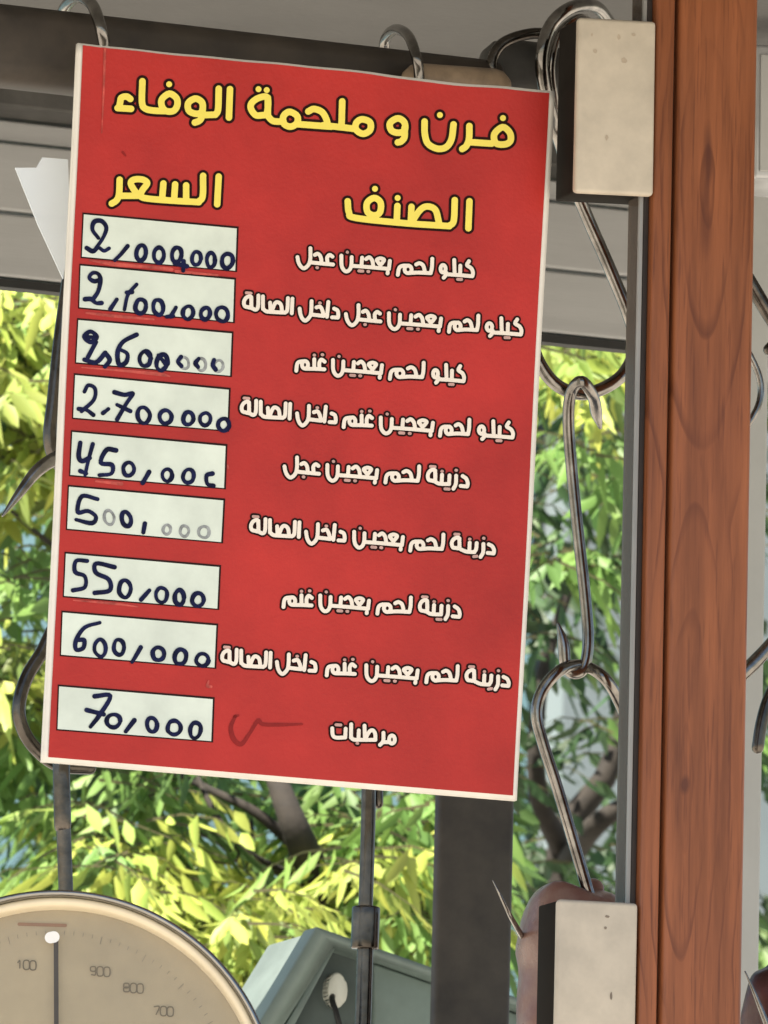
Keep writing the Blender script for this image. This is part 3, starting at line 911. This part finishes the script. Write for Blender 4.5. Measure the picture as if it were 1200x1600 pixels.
# item words: (origin x, origin y, scale, strokes, dots); coordinates are those of an enlarged view
WORDS = {
 'kilo': (690, 460, 8.571, [
    [(1012, 335), (985, 388), (1045, 430), (1070, 485), (1062, 535)], [(1060, 537), (880, 522), (690, 510)],
    [(888, 395), (885, 515)], [(800, 318), (806, 515)], ['o'] + ell(640, 437, 36, 50), [(685, 490), (672, 530), (648, 556)]], [[(850, 578), (905, 580)]]),
 'lahm': (690, 460, 8.571, [
    [(492, 285), (488, 400), (474, 474)], [(474, 478), (330, 470), (215, 478)], [(308, 362), (345, 345), (385, 372), (402, 430), (406, 472)],
    ['o'] + ell(215, 428, 40, 50), [(225, 378), (150, 380), (112, 412), (98, 500)]], []),
 'baajin': (580, 450, 8.571, [
    [(936, 408), (922, 512)], [(922, 516), (640, 492), (390, 474)],
    ['o', (748, 395), (800, 374), (852, 394), (826, 436), (798, 458), (770, 430)], [(798, 455), (798, 500)],
    [(592, 384), (640, 360), (680, 400), (692, 450), (700, 492)], [(536, 365), (526, 480)],
    [(386, 358), (380, 470), (352, 530), (306, 550), (264, 520), (240, 460), (238, 338)], [(905, 560), (903, 575)]],
    [[(490, 542), (545, 546)], [(620, 550), (632, 551)], [(322, 290), (326, 292)]]),
 'ajal': (460, 440, 8.571, [
    [(1145, 428), (1108, 406), (1076, 440), (1080, 505)], [(1152, 534), (1000, 520), (860, 505)], [(915, 405), (955, 390), (990, 430), (1004, 510)],
    [(858, 315), (858, 440), (842, 520), (805, 568), (768, 584), (730, 555), (702, 500), (690, 435)]], [[(942, 575), (950, 576)]]),
 'dakhil': (460, 440, 8.571, [
    [(532, 362), (576, 386), (588, 440), (584, 478)], [(582, 482), (505, 478)], [(455, 272), (436, 470)],
    [(295, 346), (345, 336), (376, 390), (392, 458)], [(392, 460), (225, 440)],
    [(230, 262), (225, 400), (206, 468), (152, 522), (110, 500), (82, 440), (70, 362)]], [[(338, 286), (346, 287)]]),
 'salah': (370, 440, 8.571, [
    [(745, 228), (736, 424)], [(685, 222), (676, 380), (644, 414)], [(646, 415), (500, 408), (395, 398), (352, 360)],
    [(446, 282), (452, 395)], [(470, 390), (512, 292), (550, 276), (592, 312), (606, 404)], [(350, 198), (350, 365)],
    [(290, 186), (285, 330), (255, 376), (200, 355)], ['o', (188, 205), (128, 214), (96, 270), (106, 325), (150, 342), (190, 338)], [(194, 208), (196, 348)]],
    [[(128, 150), (190, 156)]]),
 'ghanam': (520, 620, 8.571, [
    [(525, 284), (482, 256), (454, 300), (456, 370)], [(522, 386), (390, 380), (265, 378)], [(386, 250), (386, 370)],
    ['o'] + ell(262, 326, 40, 50), [(262, 276), (185, 286), (156, 320), (145, 405)]], [[(492, 190), (500, 191)], [(384, 196), (390, 197)]]),
 'duzina_long': (690, 820, 8.571, [
    [(632, 262), (680, 290), (702, 340), (698, 380)], [(696, 384), (616, 376)], [(560, 256), (556, 365), (522, 430)],
    [(470, 245), (462, 325), (438, 364)], [(440, 366), (330, 358), (250, 325)], [(376, 240), (370, 350)],
    ['o', (232, 178), (170, 186), (136, 240), (150, 300), (190, 310), (234, 304)], [(238, 182), (240, 318)]],
    [[(178, 126), (232, 129)], [(430, 426), (472, 420)], [(374, 192), (379, 192)], [(562, 180), (568, 181)]]),
 'duzina_short': (620, 720, 8.571, [
    [(882, 204), (930, 240), (950, 300), (944, 340)], [(940, 344), (856, 336)], [(795, 200), (790, 308), (758, 374)],
    [(706, 196), (700, 305)], [(700, 312), (570, 306), (505, 275)], [(606, 186), (600, 300)],
    ['o', (508, 127), (450, 132), (416, 190), (426, 250), (465, 264), (512, 260)], [(514, 130), (515, 275)]],
    [[(452, 76), (512, 80)], [(645, 376), (700, 379)], [(604, 140), (610, 141)], [(792, 126), (799, 127)]]),
 'martabat': (500, 1110, 8.571, [
    ['o'] + ell(964, 390, 38, 54), [(935, 425), (850, 425)], [(850, 300), (846, 410), (803, 462)],
    [(596, 204), (602, 390)], [(612, 370), (660, 286), (705, 266), (738, 310), (742, 394)], [(740, 394), (560, 394), (450, 390), (416, 355)],
    [(520, 268), (515, 385)], [(418, 186), (415, 365)], [(344, 245), (338, 362)], [(338, 362), (215, 364), (172, 330), (164, 240)]],
    [[(215, 192), (278, 196)], [(496, 440), (505, 441)]]),
}
LINES = [
    [('kilo', -76, -91, .93), ('lahm', -71.5, -89, 1.17), ('baajin', -80.2, -90, .93), ('ajal', -74, -89, 1.03)],
    [('kilo', 0, 0), ('lahm', 0, 0), ('baajin', 0, 0), ('ajal', 0, 0), ('dakhil', 0, 0), ('salah', 0, 0)],
    [('kilo', -90, 73, .89), ('lahm', -85, 73.5, 1.15), ('baajin', -92.5, 73, .94), ('ghanam', -74, -88)],
    [('kilo', -13.3, 161, .98), ('lahm', -14, 162.5), ('baajin', -12.8, 163), ('ghanam', 0, 0), ('dakhil', -4, 163.7), ('salah', -3.5, 164.5)],
    [('duzina_short', 0, 0), ('lahm', -92, 235.5, 1.15), ('baajin', -100, 237, .955), ('ajal', -96, 238)],
    [('duzina_long', 0, 0), ('lahm', -54.2, 342, 1.13), ('baajin', -59.8, 341.5, .935), ('dakhil', 10, 348.5), ('salah', 11, 349.5)],
    [('duzina_short', -12.5, 203.7), ('lahm', -105, 440.4, 1.14), ('baajin', -112.8, 441, .935), ('ghanam', -94, 281)],
    [('duzina_long', 23, 207), ('lahm', -32, 547.6, 1.07), ('baajin', -36.6, 550, .985), ('ghanam', -26.5, 388), ('dakhil', -35.5, 552), ('salah', -34, 553.5)],
    [('martabat', 0, 0)],
]
HEAD = [
  (170, 110, 8.571, [
    [(288, 382), (238, 350), (168, 368), (150, 440), (138, 490)], [(118, 504), (298, 515)],
    [(450, 145), (445, 430), (490, 512), (600, 538), (760, 545)], ['o', (812, 312), (905, 370), (918, 460), (870, 540), (770, 545), (712, 480), (712, 385)]], [(808, 186)]),
  (280, 120, 8.571, [
    ['o', (215, 292), (300, 335), (316, 415), (285, 485), (205, 492), (128, 450), (122, 350)], [(316, 430), (300, 540), (270, 588), (210, 612)],
    [(530, 160), (520, 440), (484, 505)], [(484, 508), (320, 512)], [(680, 165), (666, 545)]], []),
  (380, 130, 8.571, [
    [(330, 195), (330, 425)], ['o', (325, 195), (205, 198), (112, 268), (105, 345), (165, 425), (245, 430), (318, 398)], [(322, 430), (400, 505), (540, 515)],
    ['o', (630, 384), (722, 440), (722, 530), (640, 582), (552, 550), (532, 470), (562, 412)], [(720, 548), (1180, 582)],
    [(872, 378), (950, 345), (1060, 390), (1120, 500), (1126, 570)]], [(205, 80), (315, 92)]),
  (470, 140, 8.571, [
    [(300, 478), (500, 500), (720, 525)], [(555, 158), (545, 500)], ['o', (835, 398), (928, 440), (928, 540), (840, 592), (752, 550), (732, 480), (766, 420)]], []),
  (590, 150, 5.217, [
    ['o', (165, 182), (218, 215), (220, 280), (170, 300), (112, 280), (102, 220)], [(220, 260), (219, 335), (192, 370), (165, 378)],
    [(383, 208), (385, 310), (412, 390), (490, 430), (560, 416), (603, 350), (619, 232)], [(748, 245), (745, 350), (722, 408), (690, 432)],
    [(750, 376), (930, 388)], ['o', (1020, 254), (1078, 300), (1083, 365), (1038, 394), (964, 384), (952, 310)]], [(508, 155), (1022, 180)]),
]
SUB = [
  (160, 255, 6.0, [
    [(1090, 125), (1076, 385)], [(944, 118), (940, 310), (902, 360)], [(905, 365), (640, 350), (400, 328), (345, 295)], [(785, 208), (785, 350)], [(682, 198), (672, 345)],
    [(572, 190), (560, 335)], ['o', (338, 295), (268, 200), (290, 156), (370, 152), (420, 185), (380, 245)], [(340, 305), (165, 306)], [(162, 154), (156, 290), (132, 348), (88, 378)]], []),
  (530, 280, 5.4545, [
    [(1110, 188), (1101, 418)], [(985, 178), (976, 355), (938, 398)], [(940, 400), (560, 375), (140, 330), (84, 285), (72, 188)],
    [(616, 235), (610, 370)], [(628, 350), (690, 262), (750, 232), (820, 262), (850, 370)], [(496, 228), (490, 360)],
    ['o', (298, 160), (352, 198), (348, 280), (300, 308), (242, 280), (238, 202)]], [(498, 160), (305, 82)]),
]
# handwritten prices in an enlarged view of 4x
PRICES = [
 ((100, 320), [[(215, 208), (178, 155), (190, 106), (235, 102), (265, 145), (242, 210), (200, 270)], [(142, 270), (180, 290), (215, 268), (250, 288), (282, 272)], [(398, 258), (355, 310), (318, 346)],
    'Z483,300,30,48', 'Z593,315,32,46', 'Z705,312,30,46', 'Z828,335,27,42', 'Z918,345,26,46', 'Z1022,350,34,46', [(748, 352), (745, 412)], [(690, 366), (768, 384)]], []),
 ((100, 320), [[(225, 468), (188, 478), (158, 455), (180, 426), (214, 432), (228, 470), (214, 540), (182, 590)], [(132, 590), (170, 590), (200, 614), (235, 614)], [(330, 592), (290, 652)],
    [(454, 498), (400, 562), (378, 655)], [(392, 548), (425, 545)], 'Z480,635,34,43', 'Z590,640,31,48', [(700, 642), (668, 698)], [(642, 700), (680, 695)], 'Z775,675,32,40', 'Z885,680,28,36', 'Z988,685,36,44'], []),
 ((100, 320), [['o', (128, 825), (165, 792), (206, 825), (168, 858)], [(140, 826), (196, 828)], [(200, 858), (150, 952)], [(128, 968), (200, 985), (258, 926)], [(258, 926), (286, 970), (256, 1012)],
    [(454, 812), (370, 856), (335, 922), (346, 1000), (388, 984), (396, 932), (352, 905)], 'Z508,962,34,48', 'Z612,985,34,50', [(512, 915), (545, 960)], [(590, 940), (640, 1000)],
    [(732, 950), (712, 980), (734, 1008)], [(842, 962), (822, 990), (838, 1014)], [(938, 970), (930, 1002), (948, 1030)]], ['Z752,990,28,36', 'Z858,998,28,38', 'Z966,1008,28,36']),
 ((90, 570), [[(168, 168), (192, 128), (234, 150), (226, 220), (150, 290)], [(132, 276), (180, 282), (224, 314)], [(318, 276), (284, 302)],
    [(356, 172), (420, 188), (470, 180), (430, 242), (372, 342)], [(372, 250), (455, 290)], 'Z538,315,38,50', 'Z675,325,38,42', 'Z817,335,31,40', 'Z922,340,34,38', 'Z1037,375,34,38'], []),
 ((90, 570), [[(142, 488), (132, 570), (152, 602), (200, 582)], [(220, 496), (192, 600), (172, 688)], [(142, 664), (180, 680)], [(365, 535), (306, 532), (270, 612), (340, 626), (336, 680), (262, 690)],
    'Z443,652,34,40', [(572, 670), (552, 705), (532, 738)], 'Z685,690,30,38', 'Z818,696,34,43', [(968, 680), (932, 692), (936, 744), (975, 756)]], []),
 ((90, 570), [[(250, 840), (152, 822), (126, 920), (190, 914), (240, 950), (214, 990), (116, 968)], 'Z430,965,28,48', [(546, 992), (536, 1048)]], ['Z322,955,30,43', 'Z683,1030,24,28', 'Z793,1040,26,33', 'Z915,1045,33,36']),
 ((70, 840), [[(264, 146), (196, 146), (190, 215), (250, 242), (250, 310), (176, 330)], [(436, 185), (322, 162), (320, 220), (400, 262), (406, 330), (312, 346)], 'Z500,320,36,53', [(654, 330), (602, 388)],
    'Z730,360,36,46', 'Z842,375,29,46', 'Z957,388,36,40'], []),
 ((70, 840), [[(344, 532), (250, 562), (196, 640), (196, 700), (240, 690), (246, 642), (205, 640)], 'Z345,690,34,53', 'Z463,685,31,48', [(600, 686), (575, 730), (546, 778)], 'Z710,727,36,40', 'Z848,745,36,46', 'Z985,765,38,38'], []),
 ((70, 840), [[(312, 992), (410, 990), (342, 1110), (286, 1182)], [(262, 1078), (368, 1105)], 'Z430,1145,43,40', [(560, 1142), (506, 1212)], 'Z670,1170,31,43', 'Z808,1190,40,43', 'Z942,1205,34,48'], []),
]
PATCH = [
 [(131, 335), (370, 357), (367.5, 423), (128, 401)], [(126, 415), (366, 437), (364, 503), (124, 480)], [(122.5, 500), (362, 521), (359.5, 587), (119, 566)],
 [(117.5, 586), (357.5, 609), (355, 672.5), (114.5, 652.5)], [(113, 675), (352.5, 697), (350, 762.5), (110, 742)], [(108, 760.5), (349, 782), (345.5, 847), (105, 826)],
 [(103, 865), (342.5, 886), (339.5, 951), (100, 931)], [(98, 957), (338, 977.5), (335, 1043), (95.5, 1023)], [(92.5, 1072.5), (332.5, 1092.5), (330, 1158), (90, 1139)],
]

# ------------------------------------------------------------------ the sign
sg = thing('price_sign', on_sign(438, 1220, 0), 'red Arabic price board with yellow headings and handwritten prices', 'sign')


def sheet(name, c, lift, thick, m, parent, nx=120, ny=66, wav=0.0):
    """sheet over four photo corners (tl, tr, br, bl), following the board's slight bulge"""
    bm = bmesh.new()
    tl, tr_, br, bl = [np.array(p, float) for p in c]
    grid = []
    for j in range(ny + 1):
        row = []
        for i in range(nx + 1):
            u, v = i / nx, j / ny
            p = (tl * (1 - u) + tr_ * u) * (1 - v) + (bl * (1 - u) + br * u) * v
            if wav:
                if j == 0: p = p + np.array([0, wav * (math.sin(u * 9) * .7 + (2.2 if .62 < u < .9 else 0) * math.sin((u - .62) / .28 * math.pi) + math.sin(u * 41) * .3)])
                if i == 0 or i == nx: p = p + np.array([wav * .45 * math.sin(v * 11 + i), 0])
            row.append(bm.verts.new(on_sign(p[0], p[1], lift)))
        grid.append(row)
    for j in range(ny):
        for i in range(nx):
            bm.faces.new((grid[j][i], grid[j][i + 1], grid[j + 1][i + 1], grid[j + 1][i]))
    if thick > 0:
        r = bmesh.ops.extrude_face_region(bm, geom=list(bm.faces))
        for v in r['geom']:
            if isinstance(v, bmesh.types.BMVert): v.co.y += thick
    return obj(name, bm, m, parent)


sheet('board', [(122, 67), (867, 142), (808, 1251), (67, 1190)], 0.0, .004, M['board'], sg, wav=1.1)
sheet('red_print', [(129.5, 70.5), (858, 145), (802, 1243), (76, 1183)], .0006, 0, M['red'], sg, wav=1.3)

# headings
hs = []
for ox, oy, s, st, dots in HEAD:
    hs += tr(st, ox, oy, s, r=5.1)
    hs += [([(x / s + ox, y / s + oy)], 4.6, False) for x, y in dots]
print_part('heading', [(hs, 4.3, .0009, 0), (hs, 0, .0012, 1)], [M['outline'], M['yellow']], sg)
for ox, oy, s, st, dots in SUB:
    q = tr(st, ox, oy, s, r=5.0) + [([(x / s + ox, y / s + oy)], 4.6, False) for x, y in dots]
    print_part('column_heading', [(q, 4.0, .0009, 0), (q, 0, .0012, 1)], [M['outline'], M['yellow']], sg)
for ln in LINES:
    fill, dots = [], []
    for wname, dx, dy, *sx in ln:
        sx = sx[0] if sx else 1.0
        ox, oy, s, st, dt = WORDS[wname]
        fill += tr(st, ox, oy, s, dx, dy, 2.95, sx, AX.get(wname))
        dots += tr(dt, ox, oy, s, dx, dy, 2.3, sx, AX.get(wname))
    print_part('item_text', [(fill + dots, 3.0, .0009, 0), (dots, 0, .0012, 2), (fill, 0, .0014, 1)], [M['outline'], M['cream'], M['dimcream']], sg)
# price labels
for poly, (off, strokes, faded) in zip(PATCH, PRICES):
    lb = sheet('price_label', poly, .0011, 0, M['label'], sg, 14, 5)
    big = [(poly[0][0] - 2.0, poly[0][1] - 3.0), (poly[1][0] + 3.0, poly[1][1] - 3.0), (poly[2][0] + 3.0, poly[2][1] + 2.2), (poly[3][0] - 2.0, poly[3][1] + 2.2)]
    eb = sheet('border', big, .0009, 0, M['edge'], lb, 14, 5)

    def conv(lst, rbase):
        out = []
        for st in lst:
            if isinstance(st, str):
                a, b, c, d = [float(v) for v in st[1:].split(',')]
                rot = random.uniform(-.25, .25)
                pts = [(a + x * math.cos(rot) - y * math.sin(rot), b + x * math.sin(rot) + y * math.cos(rot)) for x, y in ell(0, 0, c, d, 9, .06)]
                closed = True
            else:
                closed = st[0] == 'o'
                pts = st[1:] if closed else st
            rad = [rbase * random.uniform(.82, 1.2) for _ in range(max(3, len(pts)))]
            out.append(([(x / 4 + off[0], y / 4 + off[1]) for x, y in pts], rad, closed))
        return out
    ink = conv(strokes, 3.3)
    fad = conv(faded, 2.3)
    print_part('handwriting', [(fad, 0, .0013, 1), (ink, 0, .0015, 0)], [M['ink'], M['faded']], lb)
# marks on the print
sm = [([(x / 2.5 + 340, y / 2.5 + 890) for x, y in [(70, 572), (52, 615), (62, 660), (92, 682), (125, 640), (158, 590), (176, 604), (240, 606), (330, 604)]], [2.4, 3.4, 4.0, 3.6, 2.6, 3.2, 3.0, 3.0, 1.6], False),
      ([(366, 1120), (372, 1118)], 2, False), ([(192, 238), (196, 243)], [2.2, 1.4], False)]
for q in (sm[:1], sm[1:2], sm[2:]): print_part('smudge', [(q, 0, .0009, 0)], [M['smear']], sg)
sc_ = [([(164, 76), (162, 140), (159, 208)], [2.0, 1.6, .6], False), ([(356, 727), (356.5, 732)], 1.4, False), ([(326, 1064), (324, 1072), (330, 1073)], [1.2, 2.2, 2.2], False), ([(140, 407), (180, 413), (230, 417), (268, 421)], [1, 3.2, 2.2, 3], False), ([(275, 424), (340, 430)], [2.5, 1.5], False),
       ([(135, 489), (180, 494), (240, 499)], [1.5, 2.6, 1.5], False), ([(128, 574), (200, 580), (250, 585), (265, 588)], [1, 2.0, 3.0, 1], False), ([(150, 752), (190, 756)], [1.5, 3], False),
       ([(115, 938), (175, 943), (215, 948)], [1, 2, 1], False)]
for q in sc_: print_part('scuff', [([q], 0, .0009, 0)], [M['scuff']], sg)

# ------------------------------------------------------------------ dial figures (same stroke method, on the dial's plane)
DIG = {'0': [['o', (0, 0), (8, 0), (8, 12), (0, 12)]], '1': [[(1, 3), (4, 0), (4, 12)]], '9': [['o', (0, 0), (7, 0), (7, 6), (0, 6)], [(7.5, 2), (7, 12), (1, 12)]],
       '8': [['o', (0, 0), (7, 0), (7, 6), (0, 6)], ['o', (0, 6), (7.5, 6), (7.5, 12), (0, 12)]], '7': [[(0, 0), (8, 0), (3, 12)]]}
def dial_part(name, items, r, m, lift, parent=None):
    V, Fc, Mi = [], [], []
    sign_map = globals()['on_sign']
    globals()['on_sign'] = lambda x, y, l: at_n(x, y, ctr, lift)
    for st in items:
        stroke_mesh([(st[1:] if st[0] == 'o' else st, r, st[0] == 'o')], 0, .5, 0, V, Fc, Mi, 0)
    globals()['on_sign'] = sign_map
    me = bpy.data.meshes.new(name); me.from_pydata(V, [], Fc)
    return link(name, me, m, parent or sc)


for txt, px, py, k in (('100', 27, 1501, .98), ('900', 142, 1511, 1.0), ('800', 194, 1537, 1.0), ('700', 241, 1573, 1.0)):
    items = []
    for i, ch in enumerate(txt):
        for st in DIG[ch]:
            c = st[0] == 'o'
            q = [(px + (x + i * 10.5) * k, py + (y + i * .8) * k) for x, y in (st[1:] if c else st)]
            items.append((['o'] if c else []) + q)
    dial_part('number', items, 1.0, M['dialink'], -.0116)
tk = []
for k in range(-16, 40):                                    # faint graduations near the dial's edge
    a = math.radians(-90 + k * 3.0)
    L0, L1 = (272, 284) if k % 5 == 0 else (278, 284)
    tk.append([(cx_ + L0 * math.cos(a), cy_ + L0 * math.sin(a)), (cx_ + L1 * math.cos(a), cy_ + L1 * math.sin(a))])
dial_part('graduation', tk, .45, M['faint'], -.0119)
dial_part('red_band', [[(30, 1444), (102, 1446)]], 2.6, M['redink'], -.0117)
pt = dial_part('pointer', [[(87.5, 1468), (88, 1600), (88.5, 1760)]], 3.6, M['pointer'], -.008)
dial_part('pointer_tip', [[(79, 1465), (84, 1464)]], 9, M['ptip'], -.007, pt)
